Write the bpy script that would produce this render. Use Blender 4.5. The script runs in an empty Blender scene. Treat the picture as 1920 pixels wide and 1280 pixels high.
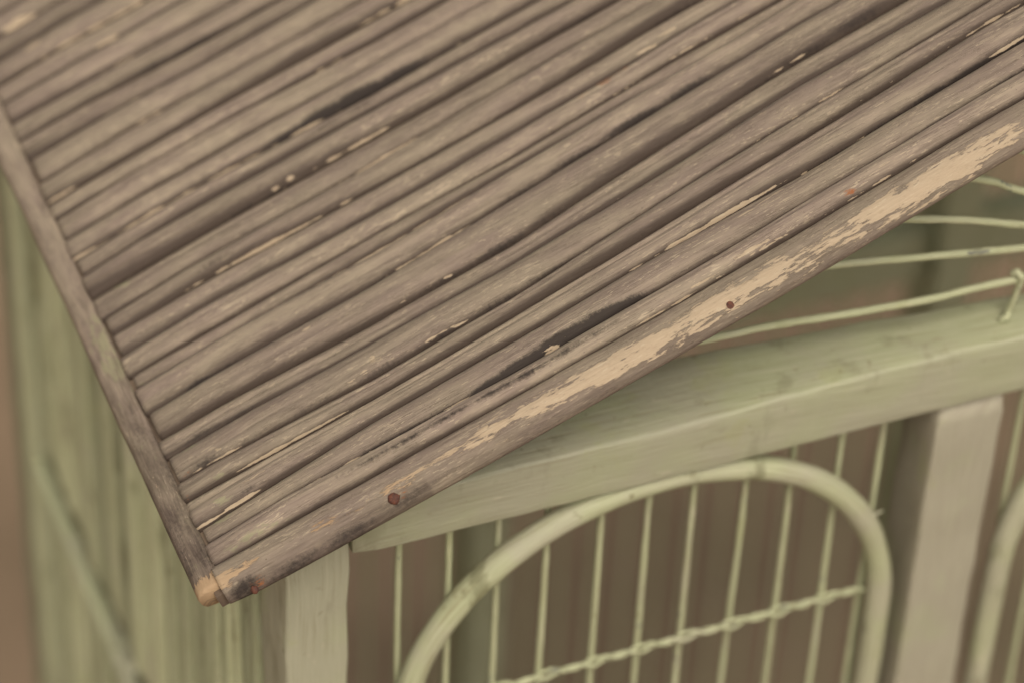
import bpy, bmesh, math, random
from mathutils import Vector, Matrix, noise
R = math.radians
random.seed(7)
S = bpy.context.scene
COL = S.collection

# ------------------------------------------------------------------ camera
def setup_camera():
    th, ps, ro = R(43.0), R(23.9), R(2.8)
    fw = Vector((math.cos(th)*math.sin(ps), math.cos(th)*math.cos(ps), -math.sin(th)))
    rt = Vector((math.cos(ps), -math.sin(ps), 0.0))
    up = rt.cross(fw)
    cu = up*math.cos(ro) - rt*math.sin(ro)
    cr = fw.cross(cu)
    px, py, f = 657.0, 1010.0, 6590.0
    d = fw + cr*((px-960)/f) - cu*((py-640)/f)
    loc = -d*(f/8100.0)
    cd = bpy.data.cameras.new("camera")
    cd.lens = 36.0*f/1920.0
    cd.sensor_width = 36.0
    cd.clip_start = 0.01
    cd.clip_end = 200.0
    cd.dof.use_dof = True
    cd.dof.focus_distance = 0.792
    cd.dof.aperture_fstop = 8.2
    o = bpy.data.objects.new("camera", cd)
    COL.objects.link(o)
    m = Matrix((cr, cu, -fw)).transposed().to_4x4()
    m.translation = loc
    o.matrix_world = m
    S.camera = o
setup_camera()

# ------------------------------------------------------------------ light
SUN_EL, SUN_AZ = R(58), R(190)       # azimuth measured from +y towards +x
w = bpy.data.worlds.new("World")
S.world = w
w.use_nodes = True
nt = w.node_tree
nt.nodes.clear()
sky = nt.nodes.new("ShaderNodeTexSky")
sky.sky_type = 'NISHITA'
sky.sun_disc = False
sky.sun_elevation = SUN_EL
sky.sun_rotation = SUN_AZ
sky.air_density = 0.6
sky.dust_density = 4.0
sky.ozone_density = 0.6
bg = nt.nodes.new("ShaderNodeBackground")
bg.inputs[1].default_value = 0.105
wo = nt.nodes.new("ShaderNodeOutputWorld")
hs = nt.nodes.new("ShaderNodeHueSaturation")        # overcast: the cloud layer greys the blue
hs.inputs['Saturation'].default_value = 0.25
nt.links.new(sky.outputs[0], hs.inputs['Color'])
wm = nt.nodes.new("ShaderNodeMix"); wm.data_type = 'RGBA'; wm.blend_type = 'MULTIPLY'
wm.inputs[0].default_value = 1.0
wm.inputs[7].default_value = (1.0, 0.945, 0.84, 1)
nt.links.new(hs.outputs[0], wm.inputs[6])
nt.links.new(wm.outputs[2], bg.inputs[0])
nt.links.new(bg.outputs[0], wo.inputs[0])
sl = bpy.data.lights.new("sun", 'SUN')
sl.energy = 1.45
sl.angle = R(36)
sl.color = (1.0, 0.90, 0.78)
so = bpy.data.objects.new("sun", sl)
COL.objects.link(so)
sd = Vector((math.sin(SUN_AZ)*math.cos(SUN_EL), math.cos(SUN_AZ)*math.cos(SUN_EL), math.sin(SUN_EL)))
so.rotation_euler = sd.to_track_quat('Z', 'Y').to_euler()
S.view_settings.view_transform = 'Standard'
S.view_settings.look = 'None'
S.view_settings.gamma = 1.0
S.view_settings.exposure = 0.45

# ------------------------------------------------------------------ helpers
def mesh_obj(name, verts, faces, mat, parent=None, attrs=None, smooth=True):
    me = bpy.data.meshes.new(name)
    me.from_pydata(verts, [], faces)
    me.materials.append(mat)
    if smooth:
        me.polygons.foreach_set("use_smooth", [True]*len(me.polygons))
    for k, (typ, vals) in (attrs or {}).items():
        a = me.attributes.new(k, typ, 'POINT')
        if typ == 'FLOAT':
            a.data.foreach_set("value", vals)
        else:
            a.data.foreach_set("vector", [c for v in vals for c in v])
    me.update()
    o = bpy.data.objects.new(name, me)
    COL.objects.link(o)
    if parent:
        o.parent = parent
    return o

def grid_faces(n, m, closed=False):
    """n rings of m points; closed joins last to first around the ring"""
    f = []
    mm = m if closed else m-1
    for i in range(n-1):
        for j in range(mm):
            a, b = i*m+j, i*m+(j+1) % m
            f.append((a, b, b+m, a+m))
    return f

def tube(name, pts, rad, mat, parent=None, seg=10, lump=0.0, seed=0.0, lumpscale=400, caps=True, smoothattr=None, extra=None):
    """round rod along pts (metres); rad a number or list; writes rc=(along mm, around mm, seed)"""
    P = [Vector(p) for p in pts]
    n = len(P)
    T = []
    for i in range(n):
        T.append((P[min(i+1, n-1)] - P[max(i-1, 0)]).normalized())
    ref = Vector((0, 1, 0)) if abs(T[0].y) < 0.9 else Vector((1, 0, 0))
    N = (ref - T[0]*ref.dot(T[0])).normalized()
    verts, rc = [], []
    L = 0.0
    for i in range(n):
        if i:
            L += (P[i]-P[i-1]).length
        N = (N - T[i]*N.dot(T[i])).normalized()
        B = T[i].cross(N)
        r0 = rad[i] if isinstance(rad, (list, tuple)) else rad
        for j in range(seg):
            a = 2*math.pi*j/seg
            dirv = N*math.cos(a) + B*math.sin(a)
            r = r0
            if lump:
                q = P[i] + dirv*r0
                r *= 1 + lump*noise.noise(Vector((q.x*lumpscale+seed, q.y*lumpscale, q.z*lumpscale)))
            verts.append(P[i] + dirv*r)
            rc.append((L*1000, a/(2*math.pi)*r0*6283, seed))
    faces = grid_faces(n, seg, True)
    if caps:
        faces.append(tuple(range(seg))[::-1])
        faces.append(tuple(range((n-1)*seg, n*seg)))
    if extra:
        for (ev, ef, er) in extra:
            b = len(verts)
            verts += ev
            rc += er
            faces += [tuple(x+b for x in f) for f in ef]
    return mesh_obj(name, verts, faces, mat, parent, {'rc': ('FLOAT_VECTOR', rc)})

def beam(name, x0, x1, y0, y1, z0, z1, mat, parent=None, bev=0.001, seed=0.0, warp=0.0004, axis=None, shape=None, step=0.006):
    """worn sawn batten: long box with rounded, slightly wandering edges; shape(t)->(dy0,dy1,dz0,dz1)"""
    dims = (x1-x0, y1-y0, z1-z0)
    ax = axis if axis is not None else dims.index(max(dims))
    lo = (x0, y0, z0); hi = (x1, y1, z1)
    u, v = [(1, 2), (2, 0), (0, 1)][ax]
    L = dims[ax]
    n = max(4, int(L/step)+1)
    ring = []
    k = 3
    for (sx, sy, a0) in ((1, 1, 0), (-1, 1, 90), (-1, -1, 180), (1, -1, 270)):
        for i in range(k+1):
            ring.append((sx, sy, R(a0+90*i/k)))
    # subdivide the flats a little
    verts, rc, pk = [], [], []
    per = []
    for i in range(n):
        t = i/(n-1)
        p = lo[ax] + L*t
        e = 0.0
        if i == 0 or i == n-1:
            e = bev*0.6
        du0 = du1 = dv0 = dv1 = 0.0
        if shape:
            du0, du1, dv0, dv1 = shape(t)
        a_, b_, c_, d_ = lo[u]+du0+e, hi[u]+du1-e, lo[v]+dv0+e, hi[v]+dv1-e
        pts = []
        for (sx, sy, an) in ring:
            cx = (b_-bev) if sx > 0 else (a_+bev)
            cy = (d_-bev) if sy > 0 else (c_+bev)
            pts.append((cx+bev*math.cos(an), cy+bev*math.sin(an)))
        # insert midpoints between corner groups
        full = []
        m = len(pts)
        for q in range(m):
            full.append(pts[q])
            if q % (k+1) == k:
                nx = pts[(q+1) % m]
                for s_ in (0.25, 0.5, 0.75):
                    full.append((pts[q][0]*(1-s_)+nx[0]*s_, pts[q][1]*(1-s_)+nx[1]*s_))
        acc = 0.0
        pr = full[0]
        for q in full:
            acc += math.hypot(q[0]-pr[0], q[1]-pr[1]); pr = q
            co = [0, 0, 0]
            co[ax] = p; co[u] = q[0]; co[v] = q[1]
            cv = Vector(co)
            nz = noise.noise_vector(cv*90 + Vector((seed, seed*1.7, 0)))*warp + noise.noise_vector(cv*500 + Vector((0, seed, 0)))*warp*0.25
            nz[ax] *= 0.3
            verts.append(cv+nz)
            rc.append(((p-lo[ax])*1000, acc*1000, seed))
            pk.append(1.0 if cv.y < y0+bev*0.6 else 0.0)
        per = len(full)
    faces = grid_faces(n, per, True)
    faces.append(tuple(range(per))[::-1])
    faces.append(tuple(range((n-1)*per, n*per)))
    return mesh_obj(name, verts, faces, mat, parent, {'rc': ('FLOAT_VECTOR', rc), 'pinkish': ('FLOAT', pk)})

def interp(tab, x):
    if x <= tab[0][0]: return tab[0][1]
    for (a, fa), (b, fb) in zip(tab, tab[1:]):
        if x <= b:
            t = (x-a)/(b-a)
            return fa+(fb-fa)*t
    return tab[-1][1]

# ------------------------------------------------------------------ materials
class NT:
    def __init__(s, name):
        s.m = bpy.data.materials.new(name)
        s.m.use_nodes = True
        s.t = s.m.node_tree
        s.bsdf = s.t.nodes["Principled BSDF"]
    def n(s, typ, **kw):
        nd = s.t.nodes.new(typ)
        for k, v in kw.items():
            if hasattr(nd, k): setattr(nd, k, v)
        return nd
    def l(s, a, b): s.t.links.new(a, b)
    def attr(s, name):
        nd = s.n("ShaderNodeAttribute"); nd.attribute_name = name
        return nd
    def math(s, op, a, b=None, clamp=False):
        nd = s.n("ShaderNodeMath"); nd.operation = op; nd.use_clamp = clamp
        for i, v in enumerate((a, b)):
            if v is None: continue
            if isinstance(v, (int, float)): nd.inputs[i].default_value = v
            else: s.l(v, nd.inputs[i])
        return nd.outputs[0]
    def mapped(s, vec, scale, loc=(0, 0, 0)):
        nd = s.n("ShaderNodeMapping")
        s.l(vec, nd.inputs[0])
        nd.inputs['Scale'].default_value = scale
        nd.inputs['Location'].default_value = loc
        return nd.outputs[0]
    def noise(s, vec, scale=1.0, detail=4.0, rough=0.55, dist=0.0):
        nd = s.n("ShaderNodeTexNoise")
        s.l(vec, nd.inputs['Vector'])
        nd.inputs['Scale'].default_value = scale
        nd.inputs['Detail'].default_value = detail
        nd.inputs['Roughness'].default_value = rough
        nd.inputs['Distortion'].default_value = dist
        return nd.outputs['Fac']
    def step(s, v, a, b, o0=0.0, o1=1.0):
        nd = s.n("ShaderNodeMapRange"); nd.interpolation_type = 'SMOOTHSTEP'
        s.l(v, nd.inputs['Value'])
        nd.inputs['From Min'].default_value = a; nd.inputs['From Max'].default_value = b
        nd.inputs['To Min'].default_value = o0; nd.inputs['To Max'].default_value = o1
        return nd.outputs[0]
    def mix(s, fac, a, b, mode='MIX'):
        nd = s.n("ShaderNodeMix"); nd.data_type = 'RGBA'; nd.blend_type = mode
        for sock, v in ((nd.inputs[0], fac), (nd.inputs[6], a), (nd.inputs[7], b)):
            if isinstance(v, (int, float)): sock.default_value = v
            elif isinstance(v, tuple): sock.default_value = (v[0], v[1], v[2], 1)
            else: s.l(v, sock)
        return nd.outputs[2]
    def grey(s, v):
        nd = s.n("ShaderNodeCombineColor")
        for i in range(3): s.l(v, nd.inputs[i])
        return nd.outputs[0]
    def bump(s, h, strength=0.5, dist=0.001, prev=None):
        nd = s.n("ShaderNodeBump")
        nd.inputs['Strength'].default_value = strength
        nd.inputs['Distance'].default_value = dist
        s.l(h, nd.inputs['Height'])
        if prev is not None: s.l(prev, nd.inputs['Normal'])
        return nd.outputs[0]

def roof_paint():
    k = NT("roof_reed_paint")
    rc = k.attr('rc').outputs['Vector']
    rnd = k.n("ShaderNodeObjectInfo").outputs['Random']
    broad = k.noise(k.mapped(rc, (0.035, 0.10, 1)), 1, 3)
    patch = k.noise(k.mapped(rc, (0.10, 0.45, 1), (31, 7, 3)), 1, 5, 0.6)
    fibre = k.noise(k.mapped(rc, (0.055, 1.5, 1), (3, 9, 1)), 1, 6, 0.68)
    fine = k.noise(k.mapped(rc, (0.22, 2.2, 1), (13, 2, 5)), 1, 7, 0.75)
    speck = k.noise(k.mapped(rc, (1.1, 1.9, 1), (5, 5, 5)), 1, 4, 0.6)
    c = k.mix(k.step(broad, 0.36, 0.66), (0.250, 0.194, 0.157), (0.276, 0.226, 0.168))
    c = k.mix(k.step(patch, 0.40, 0.75, 0, 0.55), c, (0.375, 0.305, 0.225))
    c = k.mix(k.step(patch, 0.42, 0.26, 0, 0.35), c, (0.185, 0.138, 0.112))
    c = k.mix(k.step(fibre, 0.48, 0.35, 0, 0.48), c, (0.150, 0.112, 0.088))
    c = k.mix(k.step(fine, 0.56, 0.66, 0, 0.48), c, (0.42, 0.34, 0.25))
    # hairline cracks along the cane
    crn = k.noise(k.mapped(rc, (0.035, 1.9, 1), (61, 2, 5)), 1, 5, 0.7)
    cra = k.step(k.math('ABSOLUTE', k.math('SUBTRACT', crn, 0.5)), 0.016, 0.004)
    crm = k.step(k.noise(k.mapped(rc, (0.05, 0.35, 1), (21, 4, 5)), 1, 3), 0.44, 0.52)
    crack = k.math('MULTIPLY', cra, crm)
    c = k.mix(k.math('MULTIPLY', crack, 0.75), c, (0.07, 0.052, 0.040))
    # tiny chips and grit
    ch = k.noise(k.mapped(rc, (0.40, 2.4, 1), (5, 15, 5)), 1, 5, 0.62)
    chm = k.noise(k.mapped(rc, (0.06, 0.22, 1), (9, 44, 5)), 1, 3)
    chip = k.step(k.math('ADD', ch, k.math('MULTIPLY', chm, 0.35)), 0.785, 0.805)
    c = k.mix(k.math('MULTIPLY', chip, 0.75), c, (0.44, 0.36, 0.26))
    c = k.mix(k.step(speck, 0.33, 0.29, 0, 0.70), c, (0.105, 0.078, 0.060))
    tone = k.math('MULTIPLY_ADD', rnd, 0.22)
    k.t.nodes[-1].inputs[2].default_value = 0.89
    c = k.mix(1.0, c, k.grey(tone), 'MULTIPLY')
    # traces of green paint near the corner
    g = k.noise(k.mapped(rc, (0.22, 0.6, 1), (71, 7, 3)), 1, 5, 0.6)
    gm = k.step(k.math('ADD', g, k.attr('green').outputs['Fac']), 0.80, 0.92, 0, 0.8)
    c = k.mix(gm, c, (0.33, 0.31, 0.19))
    # groove and lower-flank shade painted into the canes' colour, with some brown dirt
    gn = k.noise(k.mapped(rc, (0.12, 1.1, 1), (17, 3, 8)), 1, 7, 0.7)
    gs = k.step(k.math('ADD', k.math('MULTIPLY', gn, 0.50), k.attr('grime_shade').outputs['Fac']), 0.36, 0.92, 0, 0.93)
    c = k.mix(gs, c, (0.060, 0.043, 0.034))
    # scorch patches
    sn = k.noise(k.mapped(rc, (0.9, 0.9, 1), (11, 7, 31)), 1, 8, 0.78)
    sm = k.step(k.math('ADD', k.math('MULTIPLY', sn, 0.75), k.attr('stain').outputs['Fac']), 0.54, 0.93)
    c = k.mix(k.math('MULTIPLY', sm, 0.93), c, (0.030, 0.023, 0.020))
    # rust smear
    rn = k.noise(k.mapped(rc, (0.6, 2.2, 1), (1, 77, 31)), 1, 6, 0.7)
    rm = k.step(k.math('ADD', rn, k.attr('rust').outputs['Fac']), 0.95, 1.12, 0, 0.85)
    c = k.mix(rm, c, (0.30, 0.105, 0.035))
    # flaked paint: pale bare wood
    pn = k.noise(k.mapped(rc, (0.11, 0.62, 1), (41, 17, 3)), 1, 10, 0.70, 0.1)
    pa = k.attr('peel').outputs['Fac']
    pn2 = k.noise(k.mapped(rc, (0.33, 2.0, 1), (4, 7, 13)), 1, 8, 0.7)
    ps = k.math('ADD', k.math('ADD', k.math('MULTIPLY', pn, 0.70), k.math('MULTIPLY', pn2, 0.30)), pa)
    pm = k.step(ps, 0.738, 0.750)
    grain = k.noise(k.mapped(rc, (0.10, 4.0, 1), (1, 1, 9)), 1, 5, 0.65)
    wood = k.mix(grain, (0.40, 0.305, 0.205), (0.51, 0.41, 0.295))
    warm = k.attr('orange').outputs['Fac']
    old = k.noise(k.mapped(rc, (0.30, 1.3, 1), (8, 81, 9)), 1, 6, 0.7)
    wood = k.mix(k.step(old, 0.56, 0.66, 0, 0.35), wood, (0.30, 0.22, 0.145))
    wood = k.mix(k.step(old, 0.44, 0.36, 0, 0.5), wood, (0.54, 0.45, 0.33))
    wood = k.mix(warm, wood, (0.38, 0.225, 0.105))
    c = k.mix(k.math('MULTIPLY', pm, 0.93), c, wood)
    rim = k.math('MULTIPLY', k.step(ps, 0.728, 0.750), k.step(ps, 0.762, 0.752))
    c = k.mix(k.math('MULTIPLY', rim, 0.0), c, (0.12, 0.088, 0.065))
    k.l(c, k.bsdf.inputs['Base Color'])
    k.bsdf.inputs['Roughness'].default_value = 0.66
    k.bsdf.inputs['Specular IOR Level'].default_value = 0.2
    b = k.bump(fibre, 0.55, 0.0006)
    b = k.bump(fine, 0.4, 0.0003, b)
    b = k.bump(crack, -0.8, 0.0003, b)
    b = k.bump(sn, 0.25, 0.0006, b)
    b = k.bump(k.step(ps, 0.730, 0.748, 1, 0), 0.6, 0.00025, b)
    b = k.bump(chip, -0.6, 0.0002, b)
    k.l(b, k.bsdf.inputs['Normal'])
    return k.m

def green_paint(name, mixpink=0.4, dirt=0.35, dark=1.0, bare=0.0, tonevar=0.08, moss=0.0, pink=(0.372, 0.362, 0.262)):
    k = NT(name)
    rc = k.attr('rc').outputs['Vector']
    oc = k.n("ShaderNodeTexCoord").outputs['Object']
    a = k.noise(k.mapped(oc, (38, 38, 38)), 1, 4, 0.55)
    st = k.noise(k.mapped(rc, (0.05, 1.3, 1)), 1, 5, 0.6)
    sp = k.noise(k.mapped(oc, (330, 330, 330)), 1, 3, 0.5)
    sc = k.noise(k.mapped(rc, (0.12, 0.5, 1), (9, 4, 2)), 1, 7, 0.65)
    geo = k.n("ShaderNodeNewGeometry")
    c1 = (0.375*dark, 0.392*dark, 0.245*dark)
    c2 = tuple(v*dark for v in pink)
    c = k.mix(k.step(a, 0.62-mixpink*0.5, 0.80-mixpink*0.4), c1, c2)
    c = k.mix(k.step(st, 0.50, 0.66, 0, 0.35), c, (0.52*dark, 0.50*dark, 0.36*dark))
    c = k.mix(k.step(st, 0.47, 0.33, 0, dirt), c, (0.24*dark, 0.215*dark, 0.12*dark))
    c = k.mix(k.step(sp, 0.33, 0.24, 0, 0.55), c, (0.16, 0.14, 0.07))
    c = k.mix(k.step(sc, 0.64, 0.67, 0, 0.6), c, (0.54*dark, 0.50*dark, 0.37*dark))
    c = k.mix(k.step(sc, 0.33, 0.29, 0, 0.5), c, (0.26*dark, 0.22*dark, 0.14*dark))
    dr = k.noise(k.mapped(oc, (150, 150, 150), (4, 4, 1)), 1, 7, 0.7)
    c = k.mix(k.step(dr, 0.60, 0.70, 0, 0.45), c, (0.25*dark, 0.22*dark, 0.12*dark))
    if moss:
        mn = k.noise(k.mapped(oc, (70, 70, 28), (2, 4, 8)), 1, 5, 0.65)
        c = k.mix(k.step(mn, 0.56, 0.66, 0, moss), c, (0.085, 0.075, 0.028))
        c = k.mix(k.step(mn, 0.42, 0.32, 0, 0.5), c, (0.40, 0.41, 0.27))
    fl = k.noise(k.mapped(rc, (0.10, 0.55, 1), (33, 4, 2)), 1, 9, 0.72)
    flm = k.step(fl, 0.685, 0.695)
    c = k.mix(k.math('MULTIPLY', flm, 0.7), c, (0.27, 0.19, 0.115))
    rnd = k.n("ShaderNodeObjectInfo").outputs['Random']
    tn = k.math('MULTIPLY_ADD', rnd, tonevar)
    k.t.nodes[-1].inputs[2].default_value = 1-tonevar*0.5
    c = k.mix(1.0, c, k.grey(tn), 'MULTIPLY')
    if bare:
        bm = k.noise(k.mapped(rc, (0.13, 0.25, 1), (3, 8, 8)), 1, 4, 0.6)
        c = k.mix(k.step(bm, 0.72-bare, 0.74-bare, 0, 0.85), c, (0.15, 0.15, 0.14))
    pr = k.attr('pinkish').outputs['Fac']
    c = k.mix(k.math('MULTIPLY', pr, 0.3), c, (0.385, 0.380, 0.292))
    br = k.noise(k.mapped(oc, (55, 55, 55), (14, 4, 1)), 1, 6, 0.6)
    c = k.mix(k.step(br, 0.60, 0.68, 0, 0.35), c, (0.36, 0.37, 0.19))
    k.l(c, k.bsdf.inputs['Base Color'])
    k.bsdf.inputs['Roughness'].default_value = 0.55
    k.bsdf.inputs['Specular IOR Level'].default_value = 0.3
    b = k.bump(st, 0.35, 0.0006)
    b = k.bump(sp, 0.25, 0.0004, b)
    b = k.bump(sc, 0.35, 0.0004, b)
    k.l(b, k.bsdf.inputs['Normal'])
    return k.m

def plain(name, c1, c2, scale, rough=0.8, bumpd=0.001, metallic=0.0):
    k = NT(name)
    oc = k.n("ShaderNodeTexCoord").outputs['Object']
    a = k.noise(oc, scale, 6, 0.6)
    c = k.mix(k.step(a, 0.35, 0.65), c1, c2)
    k.l(c, k.bsdf.inputs['Base Color'])
    k.bsdf.inputs['Roughness'].default_value = rough
    k.bsdf.inputs['Metallic'].default_value = metallic
    k.l(k.bump(a, 0.6, bumpd), k.bsdf.inputs['Normal'])
    return k.m

M_ROOF = roof_paint()
M_RAIL = green_paint("rail_paint", 0.45, 0.45, 1.0, 0, 0.08, 0.25)
M_POST = green_paint("post_paint", 0.75, 0.35, 0.97, 0, 0.08, 0.10, (0.372, 0.338, 0.262))
M_CANE = green_paint("cane_paint", 0.50, 0.55, 1.06, 0, 0.08, 0.5)
M_WIRE = green_paint("wire_paint", 0.15, 0.35, 1.15, 0.07, 0.08, 0.15)
M_SIDE = green_paint("side_paint", 0.15, 0.4, 1.05, 0, 0.85, 0.5)
M_REAR = green_paint("rear_paint", 0.3, 0.5, 0.92, 0, 0.08, 0.3, (0.335, 0.360, 0.195))
M_BOARD = plain("bare_board", (0.05, 0.042, 0.02), (0.10, 0.085, 0.045), 60)
M_DECK = plain("roof_deck_wood", (0.10, 0.07, 0.05), (0.16, 0.115, 0.08), 80)
M_RUST = plain("rusty_nail", (0.045, 0.016, 0.011), (0.12, 0.037, 0.018), 1300, 0.75, 0.0003)
M_GROUND = plain("ground_clay", (0.200, 0.142, 0.088), (0.270, 0.190, 0.122), 7, 0.95, 0.002)

# ------------------------------------------------------------------ the setting
GZ = -0.62
g = mesh_obj("ground", [(-40, -40, GZ), (40, -40, GZ), (40, 40, GZ), (-40, 40, GZ)], [(0, 1, 2, 3)], M_GROUND, None, None, False)
g['kind'] = 'structure'

# ------------------------------------------------------------------ the cage
cage = bpy.data.objects.new("birdcage", None)
cage.empty_display_size = 0.1
cage.location = (0.0, 0.0, 0.0)
COL.objects.link(cage)
cage['label'] = "old pale green birdcage with taupe reed roof and wire bars, its paint chipped"
cage['category'] = "birdcage"

# roof plane: point A, up-slope direction RD, normal ND
A0 = Vector((-0.02970, 0.0, 0.01435))
RD = Vector((0.922944, 0.0, 0.384935))
ND = Vector((-0.384935, 0.0, 0.922944))
def rp(s, y, h):
    """s, y, h in mm on the roof plane"""
    return A0 + RD*(s/1000) + Vector((0, y/1000, 0)) + ND*(h/1000)
S_RIDGE = 303.0
XR = rp(S_RIDGE, 0, 0).x

def box_pts(c8):
    return [(0, 3, 2, 1), (4, 5, 6, 7), (0, 1, 5, 4), (1, 2, 6, 5), (2, 3, 7, 6), (3, 0, 4, 7)]
dv = [rp(-9, -16, -4.5), rp(S_RIDGE, -16, -4.5), rp(S_RIDGE, 302, -4.5), rp(-9, 302, -4.5),
      rp(-9, -16, -0.6), rp(S_RIDGE, -16, -0.6), rp(S_RIDGE, 302, -0.6), rp(-9, 302, -0.6)]
roof = mesh_obj("roof", dv, box_pts(None), M_DECK, cage, None, False)
roof['label'] = "near roof slope of taupe painted reeds"
def mirror(v): return Vector((2*XR - v.x, v.y, v.z))
dv2 = [mirror(v) for v in dv]
roof2 = mesh_obj("roof", dv2, [f[::-1] for f in box_pts(None)], M_DECK, cage, None, False)

# grooves between the reeds: (s mm, y mm) as they wander up the slope
GR = [
 [(-7,-8.9),(70,-9.5),(111,-9.6),(145,-9.0),(195,-7.4)],
 [(-4,-1.7),(37,-2.4),(72,-3.6),(114,-3.2),(148,-2.5),(199,-0.8)],
 [(-3,2.9),(40,5.1),(76,5.3),(119,6.2),(152,6.1),(204,7.8)],
 [(1,12.4),(43,11.3),(79,12.0),(122,13.5),(157,15.0),(209,17.7)],
 [(4,18.9),(45,16.6),(81,16.9),(125,20.3),(160,21.8),(212,24.0)],
 [(6,27.3),(49,26.6),(85,26.2),(129,28.3),(164,30.3)],
 [(9,33.6),(51,32.0),(88,31.8),(132,35.3),(168,37.3)],
 [(12,42.3),(55,42.0),(93,43.9),(137,45.8),(173,47.1)],
 [(15,51.7),(58,50.7),(97,52.3),(141,53.4),(176,54.7)],
 [(17,56.0),(61,56.6),(98,56.4),(143,57.8)],
 [(19,63.3),(63,62.3),(101,62.5),(146,64.1)],
 [(23,71.0),(66,69.8),(104,69.7),(149,70.7)],
 [(25,77.3),(69,77.2),(108,77.9)],
 [(28,85.3),(72,84.8),(111,84.7)],
 [(31,93.9),(75,93.4),(114,92.3)],
 [(33,100.3),(77,98.6),(116,98.2)],
 [(36,108.0),(81,107.5)],
 [(39,116.1),(84,114.6)],
 [(41,122.5),(87,121.9)],
 [(44,130.9),(90,129.7)],
 [(-5,140.2),(47,138.9)],
 [(-2,148.5),(49,145.8)],
 [(0,155.8),(52,153.6)],
 [(3,164.0)],[(5,170.8)],[(7,179.2)],[(10,187.6)],[(13,195.5)],
]
y_ = 195.5
while y_ < 290:
    y_ += random.uniform(6.5, 9.0)
    GR.append([(0, y_)])

# marks on the roof: (s, y, radius along, radius across, amount)
STAIN = [(68,-2.4,7,2.4,.80),(76,-2.0,8,2.9,.85),(86,-1.5,9,3.2,.88),(96,-1.4,8,3.0,.85),(103,-1.6,6,2.4,.7),(56,-2.8,8,1.8,.62),(46,-2.6,8,2.0,.62),(38,-2.2,8,2.0,.60),(30,-2.2,7,1.5,.5),(78,-1.2,7,1.7,.72),(88,-0.6,7,2.4,.85),(99,-1.0,8,2.0,.75),(106,-2.2,6,1.2,.5),
 (62,-2.4,7,1.1,.5),(54,-2.6,7,1.0,.52),(46,-2.2,7,1.2,.55),(38,-1.8,7,1.0,.45),(30,-1.8,7,.8,.35),
 (212,8.8,9,1.6,.72),(200,8.4,9,1.4,.7),(188,8.0,8,1.3,.62),(176,7.6,8,1.0,.5),(160,7.0,9,.9,.4),(146,6.8,9,.8,.35),
 (204,.4,9,1.6,.45),(186,-.2,10,1.2,.4),(168,-1.2,9,.9,.35),(125,-2.6,9,.8,.35),
 (112,46.0,10,2.2,.46),(128,47.4,10,2.2,.55),(142,48.0,9,2.0,.5),(96,45.2,9,1.8,.38),(80,44.0,9,1.6,.36),(60,43.2,10,1.5,.34),
 (85,33.4,10,1.9,.42),(70,33.2,10,1.5,.36),(100,34.2,10,1.4,.30),(50,33.4,10,1.2,.28),
 (78,18.4,9,1.6,.40),(92,19.0,9,1.5,.38),(64,18.2,9,1.6,.36),(48,18.6,8,1.6,.36),(30,19.5,8,1.5,.34),(14,20.5,6,1.4,.34),
 (86,100.6,9,2.8,.60),(74,100.8,9,3.4,.78),(64,101.0,9,3.4,.76),(54,101.2,7,2.6,.55),(100,99.6,8,1.8,.38),
 (76,93.8,9,1.9,.40),(90,93.6,8,1.8,.36),
 (9,43.6,5,1.6,.58),(16,43.4,6,1.4,.46),(26,43.0,8,1.2,.36),(40,43.0,8,1.3,.32),
 (170,39.0,9,1.8,.42),(184,40.0,9,2.2,.42),(158,37.8,8,1.2,.35),
 (2,20.8,5,1.8,.44),(4,29.0,7,1.6,.40),(14,28.6,8,1.4,.36),(8,7.0,5,1.4,.34),(2,3.2,5,1.1,.38),(-1,-1.4,4,1.0,.36),
 (24,76.0,8,1.4,.36),(46,86.2,8,1.4,.40),(36,86.8,6,1.2,.38),(20,140.5,9,1.4,.30),(46,147.5,11,2.0,.46),(34,148.8,10,1.8,.40),(60,146.6,10,1.8,.40),
 (34,78.6,8,1.3,.30),(112,78.8,8,1.2,.3),(60,63.5,8,1.1,.34),(30,70,7,1.0,.30),(120,112,14,2,.36),(100,124,14,1.8,.34),(128,86.0,12,1.6,.34),(150,72.0,10,1.6,.34),
 (-2,-17.5,5,1.5,.55),(10,-18.6,9,1.2,.42),(24,-18.8,9,1.2,.42),(40,-18.6,9,1.0,.35)]
RUST = [(120,63.4,5,1.2,.50),(127,63.8,5,1.3,.58),(132,64.4,4,1.0,.50),(-3,20.6,3,1.2,.5),(-5,14,1.5,2.5,.45),(159,-5.2,2.8,1.7,.62),(162,-4.6,2.4,.9,.45)]
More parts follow.
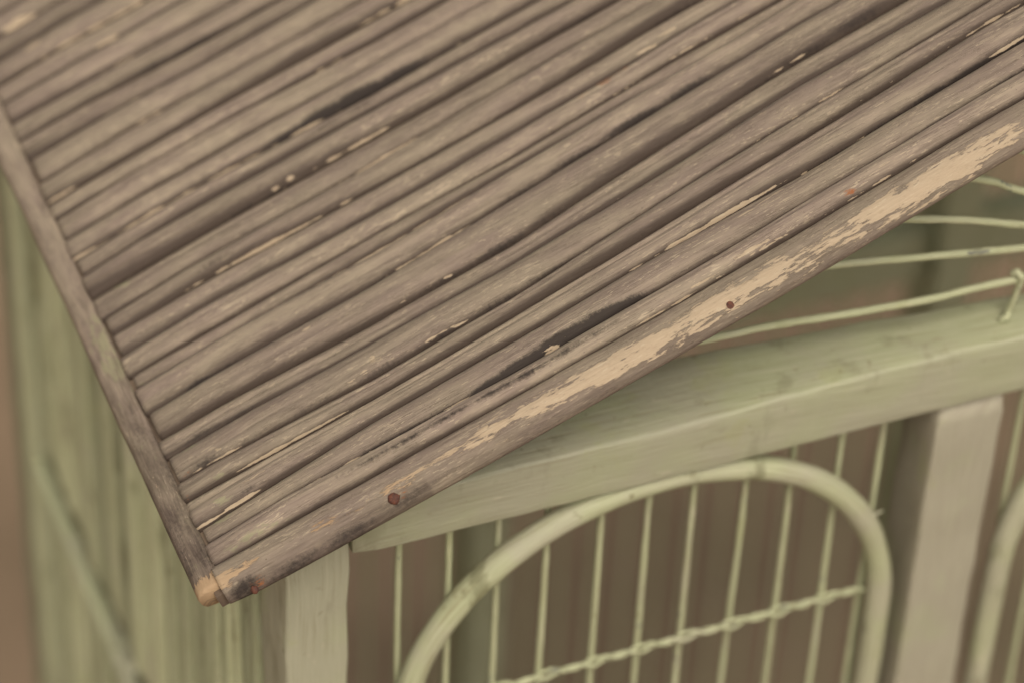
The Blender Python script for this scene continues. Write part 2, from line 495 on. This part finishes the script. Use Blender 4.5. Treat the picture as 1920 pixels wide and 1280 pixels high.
PEEL = [(84,-1.5,3.4,1.6,.36),(87.5,-.7,2.4,1.4,.33),(47,23,2.0,1.8,.36),(44,20.6,2.4,.9,.33),(139,66.3,5,.8,.36),(146,68,4,.7,.34),(46,87.5,2.4,.8,.34),(50,88.2,1.6,.9,.36),
 (48,86.0,1.4,.8,.3),(57,42,6,.8,.22),(64,19.4,8,.8,.27),(70,19.0,5,.6,.25),(40,20.0,5,.7,.25),(58,24.5,3,.7,.2),(37,41.4,1.8,1.0,.33),(13,41.3,3,1.1,.26),
 (6,22.4,1.6,.9,.34),(-1,10,3,1.5,.2),(100,-4.6,6,.6,.2),(132,-5.4,9,.9,.30),(96,-5,5,.7,.22),(120,-6.4,8,.7,.3),(138,-6.6,8,.7,.3),(170,-3,7,.6,.28),(84,30.5,7,.7,.22),
 (130,58.4,14,.6,.25),(116,57.4,12,.6,.22),(150,59.5,14,.6,.25),(170,59.8,12,.6,.25),(146,5.6,9,.6,.28),(156,6.6,8,.5,.30),(136,5.2,8,.5,.30),(126,5.0,8,.5,.25),(168,7.4,7,.5,.28),(124,27.5,7,.5,.24),(150,29.4,9,.6,.24),
 (48,30.6,5,.6,.22),(12,9.5,7,.6,.25),(50,10.8,10,.5,.18),(0,124,3,1.5,.1),(26,166,5,1.4,.3),(8,178,4,1.6,.34),(6,190,5,2,.38)]
GREEN = [(2,8.0,4,2.2,.42),(0,3.2,4,1.6,.40),(6,-6,10,2.4,.42),(16,-6.4,9,2.0,.32),(0,27,3,2,.3),(4,15,5,1.6,.30),(-3,52,5,2,.3),(2,85,5,2,.35),(-8,70,3,12,.32),(-8,62,3,10,.30),(110,45,10,2,.2)]
def blob(tab, s, y):
    v = 0.0
    for (a, b, ra, rb, am) in tab:
        dx = (s-a)/ra
        if abs(dx) > 2.2: continue
        dy = (y-b)/rb
        if abs(dy) > 2.2: continue
        q = math.exp(-(dx*dx+dy*dy)**1.2*0.9)*am
        if q > v: v = q
    return v

def lin(vals):
    return [v for v in vals]

def reed(k, glo, ghi, flip=False, parent=None, coarse=False):
    ss = []
    s = -6.0 + random.uniform(-0.5, 1.0)
    s0 = s
    while s < (222 if not coarse else 0):
        ss.append(s); s += 1.1
    while s < S_RIDGE-0.5:
        ss.append(s); s += 12
    ss.append(S_RIDGE-0.5)
    m = 19
    seed = random.uniform(0, 500)
    hr = random.choice([0.26, 0.34, 0.40, 0.46, 0.52])
    gamp = random.choice([0.35, 0.7, 1.0, 1.15])
    gwid = random.uniform(0.16, 0.30)
    tilt = random.uniform(-0.10, 0.22)
    ck = random.choice([0, 0.5, 0.7, 0.9, 1.2]) if ghi[0][1]-glo[0][1] > 5.5 else 0
    ckp = random.uniform(-0.45, 0.55)
    verts, rc, A = [], [], {n: [] for n in ('stain', 'rust', 'peel', 'green', 'orange', 'grime_shade')}
    for i, s in enumerate(ss):
        wob = 0.22*noise.noise(Vector((s*0.03, seed, 0)))
        ya = interp(glo, s) + 0.30*noise.noise(Vector((s*0.035, k*3.7, 5)))
        yb = interp(ghi, s) + 0.30*noise.noise(Vector((s*0.035, (k+1)*3.7, 5)))
        yc, hw = (ya+yb)/2, (yb-ya)/2
        H = 2*hw*hr*(1+0.22*noise.noise(Vector((s*0.02, seed, 3))))
        H *= 0.50+0.50*min(1, max(0, (s-s0)/22))
        H = min(H, 3.9)
        lift = 0.35*noise.noise(Vector((s*0.012, seed, 9)))
        if i == 0: H *= 0.75
        for j in range(m):
            ph = math.pi*j/(m-1)
            cy = math.cos(ph)
            yy = yc - hw*0.975*cy
            hh = H*(math.sin(ph)**0.90) + tilt*hw*cy*math.sin(ph)
            if j in (0, m-1): hh = -1.9
            hh += lift*math.sin(ph)
            # long fibres and small knocks in the cane
            hh += 0.16*noise.noise(Vector((s*0.03, yy*1.7+seed, 2)))*math.sin(ph)
            hh += 0.07*noise.noise(Vector((s*0.35, yy*2.6+seed, 7)))
            if ck: hh -= ck*math.exp(-(((cy-ckp)/0.13)**2))*max(0, min(1, 0.6+2*noise.noise(Vector((s*0.02, seed, 60)))))
            verts.append((s, yy+wob*0.5, hh))
            rc.append((s+seed, yy+j*0.05, seed))
            ye = yy+0.9*max(0, hh)      # the marks were measured where they are seen
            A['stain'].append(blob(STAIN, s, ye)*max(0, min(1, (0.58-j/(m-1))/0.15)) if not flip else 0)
            A['rust'].append(blob(RUST, s, ye) if not flip else 0)
            tt = j/(m-1)
            seg_ = noise.noise(Vector((s*0.022, k*5.3, 40)))
            edge = max(0, seg_+0.12)*0.75*math.exp(-((tt-0.12)/0.055)**2)*(1+0.5*noise.noise(Vector((s*0.3, k*2.3, 21)))) if not flip else 0
            gseg = 0.5+0.9*noise.noise(Vector((s*0.016, k*7.1, 77)))
            A['grime_shade'].append(0.12 + gamp*(0.15+max(0, gseg))*0.62*math.exp(-((tt-0.10)/gwid)**2) + 0.55*math.exp(-(tt/0.13)**2) + 0.3*math.exp(-((1-tt)/0.06)**2) + 0.12*max(0, 1-(s+6)/16))  # painted shade: dark lower flank and groove edges, plus dirt at the eave end
            A['peel'].append(-0.03 + edge + (blob(PEEL, s, ye) if not flip else 0))
            A['green'].append(blob(GREEN, s, ye) if not flip else 0)
            A['orange'].append(0.0)
    # mesh data in metres on the slope
    P = [rp(*v) for v in verts]
    if flip: P = [mirror(p) for p in P]
    faces = grid_faces(len(ss), m)
    faces = [f[::-1] for f in faces] if not flip else faces
    cap = tuple(range(m))
    faces.append(cap if not flip else cap[::-1])
    at = {'rc': ('FLOAT_VECTOR', rc)}
    for n_, v in A.items(): at[n_] = ('FLOAT', v)
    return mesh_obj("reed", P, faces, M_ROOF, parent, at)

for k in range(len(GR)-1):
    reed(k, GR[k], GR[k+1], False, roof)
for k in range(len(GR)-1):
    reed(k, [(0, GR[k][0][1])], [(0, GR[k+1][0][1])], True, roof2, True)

# verge strip along the gable, paint worn off its face
def profile_strip(name, ss, prof, parent, attrf, seed, mat=M_ROOF, along='s', jig=0.15, capends=True):
    """prof(s) -> list of (y, h); along 's' runs up the slope, along 'y' runs back along the eave"""
    verts, rc, A = [], [], {n: [] for n in ('stain', 'rust', 'peel', 'green', 'orange', 'grime_shade')}
    m = 0
    for s in ss:
        pr = prof(s)
        m = len(pr)
        acc = 0; last = pr[0]
        for (a, h) in pr:
            acc += math.hypot(a-last[0], h-last[1]); last = (a, h)
            nz = jig*noise.noise(Vector((s*0.12, a*0.9+seed, h*0.9))) + jig*0.5*noise.noise(Vector((s*0.5, a*2+seed, h*2)))
            q = (s, a, h+nz) if along == 's' else (a, s, h+nz)
            verts.append(rp(*q))
            rc.append((s+seed, acc, seed))
            d = attrf(q[0], q[1], h)
            for n_ in A: A[n_].append(d.get(n_, 0.0))
    faces = grid_faces(len(ss), m, True)
    if along == 's': faces = [f[::-1] for f in faces]
    if capends:
        c1, c2 = tuple(range(m)), tuple(range((len(ss)-1)*m, len(ss)*m))
        faces += [c1[::-1], c2] if along == 'y' else [c1, c2[::-1]]
    at = {'rc': ('FLOAT_VECTOR', rc)}
    for n_, v in A.items(): at[n_] = ('FLOAT', v)
    return mesh_obj(name, verts, faces, mat, parent, at)

def verge_prof(s):
    yt = interp(GR[0], s)
    yo = interp([(-8,-17.6),(0,-18.6),(20,-19.3),(65,-19.8),(106,-19.7),(139,-19.4),(190,-17.6),(300,-16.5)], s)
    e = 1.0
    if s < -7.4: e = 0.93
    w_ = yt-yo
    pts = [(yt, -1.0), (yt-0.15, 0.9), (yt-0.9, 1.75), (yt-0.22*w_, 2.1), (yt-0.34*w_, 2.15), (yt-0.46*w_, 2.1), (yt-0.58*w_, 1.9), (yt-0.68*w_, 1.55),
           (yt-0.78*w_, 0.95), (yt-0.87*w_, 0.1), (yt-0.94*w_, -0.9), (yo, -1.9), (yo+0.1, -2.9), (yo+0.8, -3.8), (yo+2.5, -4.2), (yt-1, -4.2)]
    return [(yo+(a-yo)*e + (1-e)*2, h*e) for a, h in pts]
def verge_attr(s, y, h):
    d = {'stain': blob(STAIN, s, y), 'rust': blob([(38.5,-17.4,4.2,1.6,.50),(124,-17.0,3.4,1.4,.48),(1,-18,4,1.6,.5)], s, y)}
    yt = interp(GR[0], s)
    t = (yt-y)/max(1, yt+19.8)
    if h < -3: t = 1.2
    along = interp([(-9,.26),(0,.26),(6,.15),(20,.14),(36,.17),(50,.19),(62,.28),(75,.23),(84,.29),(100,.30),(112,.27),(130,.29),(150,.22),(165,.28),(186,.33),(195,.22),(205,.12),(230,.10)], s)
    bandc = interp([(-9,.45),(5,.50),(30,.60),(60,.58),(100,.68),(150,.68),(190,.58),(230,.58)], s)
    bw = interp([(-9,.35),(5,.14),(30,.18),(60,.32),(100,.38),(190,.34)], s)
    g = math.exp(-((t-bandc)/bw)**2)
    d['peel'] = -0.06 + along*g*0.97 + 0.11*math.exp(-((t-0.55)/0.5)**2)
    d['orange'] = interp([(-9,.4),(0,.5),(10,.75),(34,.6),(46,.2),(70,.03),(200,.02)], s)
    if h < -2.5: d['peel'] = -0.02
    d['green'] = 0.0
    d['grime_shade'] = (0.34 if s < 45 else 0.22)*math.exp(-((t-1.0)/0.32)**2)+0.14
    return d
vs = [-7.0+0.9*i for i in range(int(232/0.9))]
vs += [230+8*i for i in range(10)]
verge = profile_strip("verge_strip", vs, verge_prof, roof, verge_attr, 17.3)
verge['label'] = "gable edge strip with paint worn to bare wood"

# eave strip along the low edge
def eave_prof(y):
    wv = 0.45*noise.noise(Vector((y*0.03, 3, 1)))
    o, i_ = -13.0+wv, -6.1+0.3*noise.noise(Vector((y*0.05, 8, 1)))
    e = 1.0
    if y < -13.4: e = 0.92
    mid = (o+i_)/2
    top = 1.15+0.25*noise.noise(Vector((y*0.04, 5, 5)))
    pts = [(i_, -1.2), (i_-0.1, 0.6), (i_-0.7, top*0.75), (mid+1.4, top), (mid, top*1.05), (mid-1.4, top*0.90), (mid-2.4, top*0.60), (o+0.45, -0.2), (o, -1.4), (o+0.1, -3.0), (o+0.9, -4.4), (mid, -5.0), (i_-1, -4.8)]
    return [(mid+(a-mid)*e, h*e) for a, h in pts]
def eave_attr(s, y, h):
    d = {}
    n_ = noise.noise(Vector((y*0.09, s*0.4, 4)))
    d['stain'] = interp([(0,.26),(25,.24),(60,.10),(90,.04)], y) + 0.20*n_
    if y < -8.0:
        d['peel'] = 0.06 + 0.24*min(1, (-8.0-y)/4); d['orange'] = 0.55; d['stain'] = 0.16
    else:
        d['peel'] = interp([(0,.13),(45,.11),(70,.04)], y); d['orange'] = 0.15
    d['grime_shade'] = interp([(0,.42),(30,.40),(75,.27),(140,.20)], y) + 0.16*noise.noise(Vector((y*0.16, s*0.5, 14)))
    d['rust'] = 0.12 if y < 40 and s > -8 else 0.0
    d['green'] = blob(GREEN, s, y)+ (0.12 if y > 50 else 0.2)
    return d
es = [-14.2+0.9*i for i in range(int(240/0.9))]
es += [228+6*i for i in range(13)]
eave = profile_strip("eave_strip", es, eave_prof, roof, eave_attr, 91.0, along='y', jig=0.3)
eave['label'] = "low edge strip with dark chipped paint"

# ridge cap (out of the frame, closes the roof)
tube("ridge_cap", [(XR, -0.019+0.01*i, rp(S_RIDGE, 0, 0).z+0.002) for i in range(33)], 0.006, M_DECK, cage, 10)

# nails in the strips
def nail(s, y, h, r, tiltv):
    verts, faces = [], []
    base = rp(s, y, h)
    nrm = (ND + Vector((0, tiltv, 0))).normalized()
    t1 = nrm.cross(Vector((0, 1, 0))).normalized(); t2 = nrm.cross(t1)
    rings = [(1.0, -0.4), (1.04, 0.15), (0.86, 0.42), (0.45, 0.55)]
    for (rr, hh) in rings:
        for j in range(12):
            a = 2*math.pi*j/12
            q = r*rr*(1+0.22*noise.noise(Vector((math.cos(a)*2+s, math.sin(a)*2, 0))))
            verts.append(base + (t1*math.cos(a)+t2*math.sin(a))*(q/1000) + nrm*(hh/1000))
    faces = grid_faces(4, 12, True)
    faces.append(tuple(range(36, 48)))
    mesh_obj("nail", verts, faces, M_RUST, roof)
nail(36.5, -17.6, 0.6, 1.35, -0.75)
nail(123, -17.2, 0.35, 1.25, -0.8)
nail(-0.5, -19.0, -1.2, 0.95, -0.9)

# ---- front wall
ZB = -0.600      # foot of the walls
def rail_shape(t):
    x = 0.5*t
    back = interp([(0, .004), (.09, .004), (.12, .0012), (.16, -.002), (.2, -.005), (.5, -.004)], x)
    low = interp([(0, .0012), (.05, -.0002), (.10, -.0012), (.18, -.0025), (.5, -.002)], x)
    return (0, back, low, 0.0004*math.sin(x*60))
rail = beam("top_rail", 0.0006, 0.5000, -0.0006, 0.0175, -0.0070, 0.0098, M_RAIL, cage, 0.0010, 3.1, 0.0004, 0, rail_shape)
rail['label'] = "front top rail with scuffed green paint"
p1 = beam("post", -0.0160, -0.0002, 0.0, 0.0185, ZB, 0.0135, M_RAIL, cage, 0.0009, 11.0, 0.0005)
p1['label'] = "front corner post under the eave"
beam("post", 0.1549, 0.1734, 0.0004, 0.017, ZB, -0.0106, M_POST, cage, 0.0010, 23.0, 0.0005)
beam("post", 0.3270, 0.3455, 0.0004, 0.017, ZB, -0.0106, M_POST, cage, 0.0010, 29.0, 0.0005)
beam("post", 0.5003, 0.5163, 0.0, 0.0185, ZB, 0.0135, M_POST, cage, 0.0010, 37.0, 0.0005)
beam("bottom_rail", 0.0006, 0.5000, 0.001, 0.0165, ZB, ZB+0.018, M_RAIL, cage, 0.001, 41.0, 0.0005, 0)

def arch(cx, y, seed, R0=0.0660, zc=-0.0765, r=0.00325, mat=M_CANE, name="arch_hoop", parent=cage, n1=50, extra=None):
    pts = []
    zb = ZB+0.018
    nleg = 24
    for i in range(nleg):
        pts.append((cx-R0, y, zb+(zc-zb)*i/nleg))
    for i in range(n1+1):
        a = math.pi - math.pi*i/n1
        pts.append((cx+R0*math.cos(a), y, zc+R0*math.sin(a)))
    for i in range(nleg):
        pts.append((cx+R0, y, zc+(zb-zc)*(i+1)/nleg))
    pts2 = []
    for p in pts:
        v = Vector(p)
        j = noise.noise_vector(v*18+Vector((seed, 0, 0)))*0.0009
        j.y *= 0.6
        pts2.append(v+j)
    rr = [r*(1+0.07*noise.noise(Vector((i*0.25, seed, 0)))) for i in range(len(pts2))]
    return tube(name, pts2, rr, mat, parent, 16, 0.05, seed, 350)
arch(0.0809, 0.0032, 5.0)
arch(0.2486, 0.0032, 15.0)
arch(0.4228, 0.0032, 25.0)
# a splinter sticking off the hoop
sp_ = tube("splinter", [(0.1387, 0.0020, -0.0445), (0.1410, 0.0012, -0.0428), (0.1432, 0.0010, -0.0418)], [0.0005, 0.0004, 0.0002], M_CANE, cage, 6)

# upright wires
wire_src = []
def wire_path(x, y, z0, z1, seed, n=46, amp=0.0005):
    pts = []
    for i in range(n):
        z = z0+(z1-z0)*i/(n-1)
        pts.append((x+amp*noise.noise(Vector((z*14, seed, 0))), y+amp*noise.noise(Vector((z*14, seed, 9))), z))
    return pts
WX = [0.0155, 0.0281, 0.0409, 0.0536, 0.0681, 0.0808, 0.0927, 0.1065, 0.1195, 0.1326, 0.1440]
for i, x in enumerate(WX):
    wr = tube("wire", wire_path(x, 0.008, ZB+0.01, -0.004, i*3.3, 120), 0.00089, M_WIRE, cage, 10, 0.20, i*7.1, 260)
    wire_src.append(wr)
def copy_wire(src, dx, dy, dz, sz=1.0, parent=cage):
    o = src.copy()
    COL.objects.link(o)
    o.parent = parent
    o.location = (dx, dy, dz)
    o.scale = (1, 1, sz)
    return o
for i in range(11):
    copy_wire(wire_src[(i*5+2) % 11], (0.1838+0.0129*i) - WX[(i*5+2) % 11], 0, 0)
for i in range(11):
    copy_wire(wire_src[(i*3+1) % 11], (0.3560+0.0129*i) - WX[(i*3+1) % 11], 0, 0)

# twisted cross wire tied round every upright
def twisted(x0, x1, z0, z1, y0, seed):
    allv = []
    n = int((x1-x0)/0.0004)
    strands = []
    for k in range(2):
        pts, rr = [], []
        for i in range(n):
            t = i/(n-1)
            x = x0+(x1-x0)*t
            # distance to the nearest upright makes the tie open into a loop
            dmin = min(abs(x-wx) for wx in WX)
            op = math.exp(-(dmin/0.0026)**2)
            ph = math.pi*2*(x-WX[0])/0.0129*1.0 + k*math.pi
            rad = 0.00038 + 0.0002*op
            zz = z0+(z1-z0)*t + rad*math.sin(ph) + 0.0004*noise.noise(Vector((x*120, seed, k)))
            yy = y0 + (rad+0.0005*op)*math.cos(ph)
            # ties poke up just right of the upright
            for wx in WX:
                u = (x-wx-0.0032)/0.0016
                if k == 0 and abs(u) < 2: zz += 0.0010*math.exp(-u*u)
            pts.append((x, yy, zz))
            rr.append(0.00058*(1+0.18*noise.noise(Vector((x*600, seed+k, 1)))))
        strands.append((pts, rr))
    first = strands[1]
    P = [Vector(p) for p in first[0]]
    ev, er = [], []
    for i, p in enumerate(P):
        t = (P[min(i+1, n-1)]-P[max(i-1, 0)]).normalized()
        N = Vector((0, 1, 0)); N = (N-t*N.dot(t)).normalized(); B = t.cross(N)
        for j in range(8):
            a = 2*math.pi*j/8
            ev.append(p+(N*math.cos(a)+B*math.sin(a))*first[1][i]); er.append((i*0.4, j*0.6, 3.0))
    ef = grid_faces(n, 8, True) + [tuple(range(8))[::-1], tuple(range((n-1)*8, n*8))]
    return tube("twisted_crossbar", strands[0][0], strands[0][1], M_WIRE, cage, 8, 0.15, seed, 500, extra=[(ev, ef, er)])
twisted(0.0175, 0.1440, -0.0750, -0.0758, 0.0062, 2.0)

# wire sunburst in the gable
def ray(pts, seed, r=0.00098):
    P = []
    for i in range(len(pts)-1):
        for q in range(14):
            t = q/14
            p0 = pts[max(i-1, 0)]; p1_ = pts[i]; p2 = pts[i+1]; p3 = pts[min(i+2, len(pts)-1)]
            f = lambda a, b, c, d: 0.5*(2*b+(-a+c)*t+(2*a-5*b+4*c-d)*t*t+(-a+3*b-3*c+d)*t**3)
            P.append((f(p0[0], p1_[0], p2[0], p3[0]), 0.0062, f(p0[1], p1_[1], p2[1], p3[1])))
    P.append((pts[-1][0], 0.0062, pts[-1][1]))
    P = [(x, y+0.0005*noise.noise(Vector((x*30, seed, 0))), z+0.0004*noise.noise(Vector((x*60, seed, 5)))) for x, y, z in P]
    return tube("sunburst_wire", P, r, M_WIRE, cage, 10, 0.15, seed, 260)
RAYS = [
 [(.030,.0310),(.060,.0312),(.0875,.0295),(.1084,.0276),(.1297,.0252),(.1514,.0234),(.174,.0225),(.205,.0190),(.243,.0150)],
 [(.075,.0510),(.098,.0480),(.1193,.0434),(.1422,.0392),(.1748,.0322),(.21,.0240),(.244,.0165)],
 [(.112,.0600),(.126,.0570),(.1392,.0523),(.1553,.0474),(.1735,.0404),(.21,.0265),(.245,.0175)],
 [(.138,.0690),(.1549,.0608),(.1639,.0566),(.1718,.0517),(.21,.0320),(.2455,.0185)],
 [(.153,.0760),(.1675,.0657),(.190,.0520),(.22,.0330),(.2465,.0190)],
 [(.180,.0870),(.20,.0690),(.225,.0420),(.248,.0200)],
 [(.210,.1000),(.224,.0720),(.238,.0440),(.2495,.0205)],
 [(.2505,.1120),(.2505,.0740),(.2505,.0440),(.2505,.0210)],
]
for i, r_ in enumerate(RAYS):
    ray(r_, i*9.1)
for i, r_ in enumerate(RAYS[:-1]):
    ray([(0.501-x, z) for x, z in r_][::-1], 60+i*9.1)
bpy_hub = tube("sunburst_hub", [(0.2505, 0.0045, 0.0158), (0.2505, 0.0090, 0.0158)], 0.0075, M_RAIL, cage, 20)
# little upright tie holding the lowest ray to the rail
def stay(x, seed):
    pts = [(x-0.0016, 0.0066, 0.0092), (x-0.0022, 0.0058, 0.0104), (x-0.0012, 0.0052, 0.0112), (x-0.0004, 0.0058, 0.0108), (x, 0.0064, 0.0120),
           (x+0.0004, 0.0060, 0.0150), (x+0.0009, 0.0057, 0.0190), (x+0.0012, 0.0052, 0.0222), (x+0.0010, 0.0050, 0.0242), (x+0.0002, 0.0060, 0.0252), (x-0.0006, 0.0070, 0.0240)]
    P = []
    for i in range(len(pts)-1):
        for q in range(5):
            t = q/5
            P.append(tuple(pts[i][j]*(1-t)+pts[i+1][j]*t for j in range(3)))
    P.append(pts[-1])
    return tube("wire_stay", P, 0.00085, M_WIRE, cage, 8, 0.3, seed, 500)
stay(0.1738, 1.0)
stay(0.3272, 2.0)

# ---- left side wall: board faced with split reeds, a moulding across
sw = mesh_obj("side_wall", [(-0.014, 0.0187, ZB), (-0.008, 0.0187, ZB), (-0.008, 0.257, ZB), (-0.014, 0.257, ZB),
                            (-0.014, 0.0187, 0.013), (-0.008, 0.0187, 0.013), (-0.008, 0.257, 0.013), (-0.014, 0.257, 0.013)],
              box_pts(None), M_BOARD, cage, None, False)
sw['label'] = "left wall faced with upright green split reeds"
def side_reed(y0, y1, z0, z1, h, seed):
    m = 9
    n = max(6, int((z1-z0)/0.006))
    verts, rc = [], []
    for i in range(n):
        z = z0+(z1-z0)*i/(n-1)
        e = 0.5 if i in (0, n-1) else 1.0
        for j in range(m):
            a = math.pi*j/(m-1)
            yy = (y0+y1)/2 - (y1-y0)/2*math.cos(a) + 0.0003*noise.noise(Vector((z*20, seed, 1)))
            xx = -0.0142 - h*e*math.sin(a)**0.7*(1+0.12*noise.noise(Vector((z*25, seed, 4))))
            if j in (0, m-1): xx = -0.0141
            verts.append((xx, yy, z)); rc.append((z*1000+seed, j*(y1-y0)*120, seed))
    f = [q[::-1] for q in grid_faces(n, m)]
    f += [tuple(range(m)), tuple(range((n-1)*m, n*m))[::-1]]
    return mesh_obj("split_reed", verts, f, M_SIDE, sw, {'rc': ('FLOAT_VECTOR', rc)})
SY = [19.6, 22.6, 26.2, 29, 32.8, 36, 40.2, 43, 47, 50.5, 55, 58.5, 64, 68, 74, 84, 97, 101, 116, 120, 136, 140, 146, 160, 165, 178, 184, 190, 205, 209, 219, 230]
for i in range(len(SY)-1):
    a, b = SY[i]/1000, SY[i+1]/1000
    gap = (0.0016, 0.0036, 0.0020, 0.0052)[i % 4] if b-a > 0.0065 else (0.0004, 0.0010, 0.0005)[i % 3]
    h = random.uniform(0.0022, 0.0036)*(1.25 if b-a > 0.009 else 1)
    side_reed(a+gap/2, b-gap/2, -0.1780, 0.011, h, i*4.4)
    side_reed(a+gap/2, b-gap/2, ZB+0.002, -0.1880, h, i*4.4+2)
MP = [(.2385,-.1830),(.2150,-.1832),(.1700,-.1850),(.1300,-.1875),(.090,-.1895),(.055,-.1900),(.022,-.1900)]
mpt = []
for (a, b), (c_, d_) in zip(MP, MP[1:]):
    for q in range(5):
        t = q/5
        mpt.append((-0.0172, a+(c_-a)*t, b+(d_-b)*t-0.004))
tube("cross_batten", mpt, 0.0024, M_SIDE, sw, 12, 0.08, 6.0, 200)
beam("post", -0.0185, -0.0005, 0.2400, 0.2570, ZB, 0.012, M_SIDE, cage, 0.0012, 51.0, 0.0006)
beam("stile", -0.0195, -0.0142, 0.2305, 0.2390, ZB, 0.012, M_SIDE, sw, 0.001, 53.0, 0.0006)

# ---- rear wall
YR = 0.257
for x in (0.1385, 0.3115):
    beam("post", x, x+0.0155, YR-0.004, YR+0.016, ZB, -0.001, M_REAR, cage, 0.001, x*100, 0.0005)
beam("post", 0.5003, 0.5163, YR-0.017, YR, ZB, 0.0135, M_REAR, cage, 0.001, 7.7, 0.0005)
beam("top_rail", 0.0, 0.5, YR-0.002, YR+0.014, 0.0, 0.014, M_REAR, cage, 0.001, 71.0, 0.0005, 0)
beam("bottom_rail", 0.0, 0.5, YR-0.002, YR+0.012, ZB, ZB+0.018, M_REAR, cage, 0.001, 72.0, 0.0005, 0)
for (a, b) in ((0.0002, 0.1380), (0.1545, 0.3110), (0.3275, 0.5000)):
    beam("middle_rail", a, b, YR+0.001, YR+0.012, -0.232, -0.210, M_REAR, cage, 0.001, a*90+3, 0.0005, 0)
rx = [0.013*i for i in range(1, 11)] + [0.1655+0.0129*i for i in range(11)] + [0.3395+0.0129*i for i in range(12)]
for i, x in enumerate(rx):
    copy_wire(wire_src[(i*7+3) % 11], x - WX[(i*7+3) % 11], YR+0.006-0.008, 0)
# ---- right wall
beam("top_rail", 0.5005, 0.5160, 0.0187, YR-0.0175, -0.007, 0.010, M_RAIL, cage, 0.001, 81.0, 0.0005, 1)
beam("bottom_rail", 0.5005, 0.5160, 0.0187, YR-0.0175, ZB, ZB+0.018, M_RAIL, cage, 0.001, 82.0, 0.0005, 1)
for i in range(16):
    copy_wire(wire_src[(i*4+1) % 11], 0.508 - WX[(i*4+1) % 11], 0.030+0.0129*i-0.008, 0)
# floor tray
beam("floor_tray", -0.017, 0.517, -0.003, YR+0.017, GZ+0.0005, ZB-0.0005, M_BOARD, cage, 0.001, 91.0, 0.0003, 0)
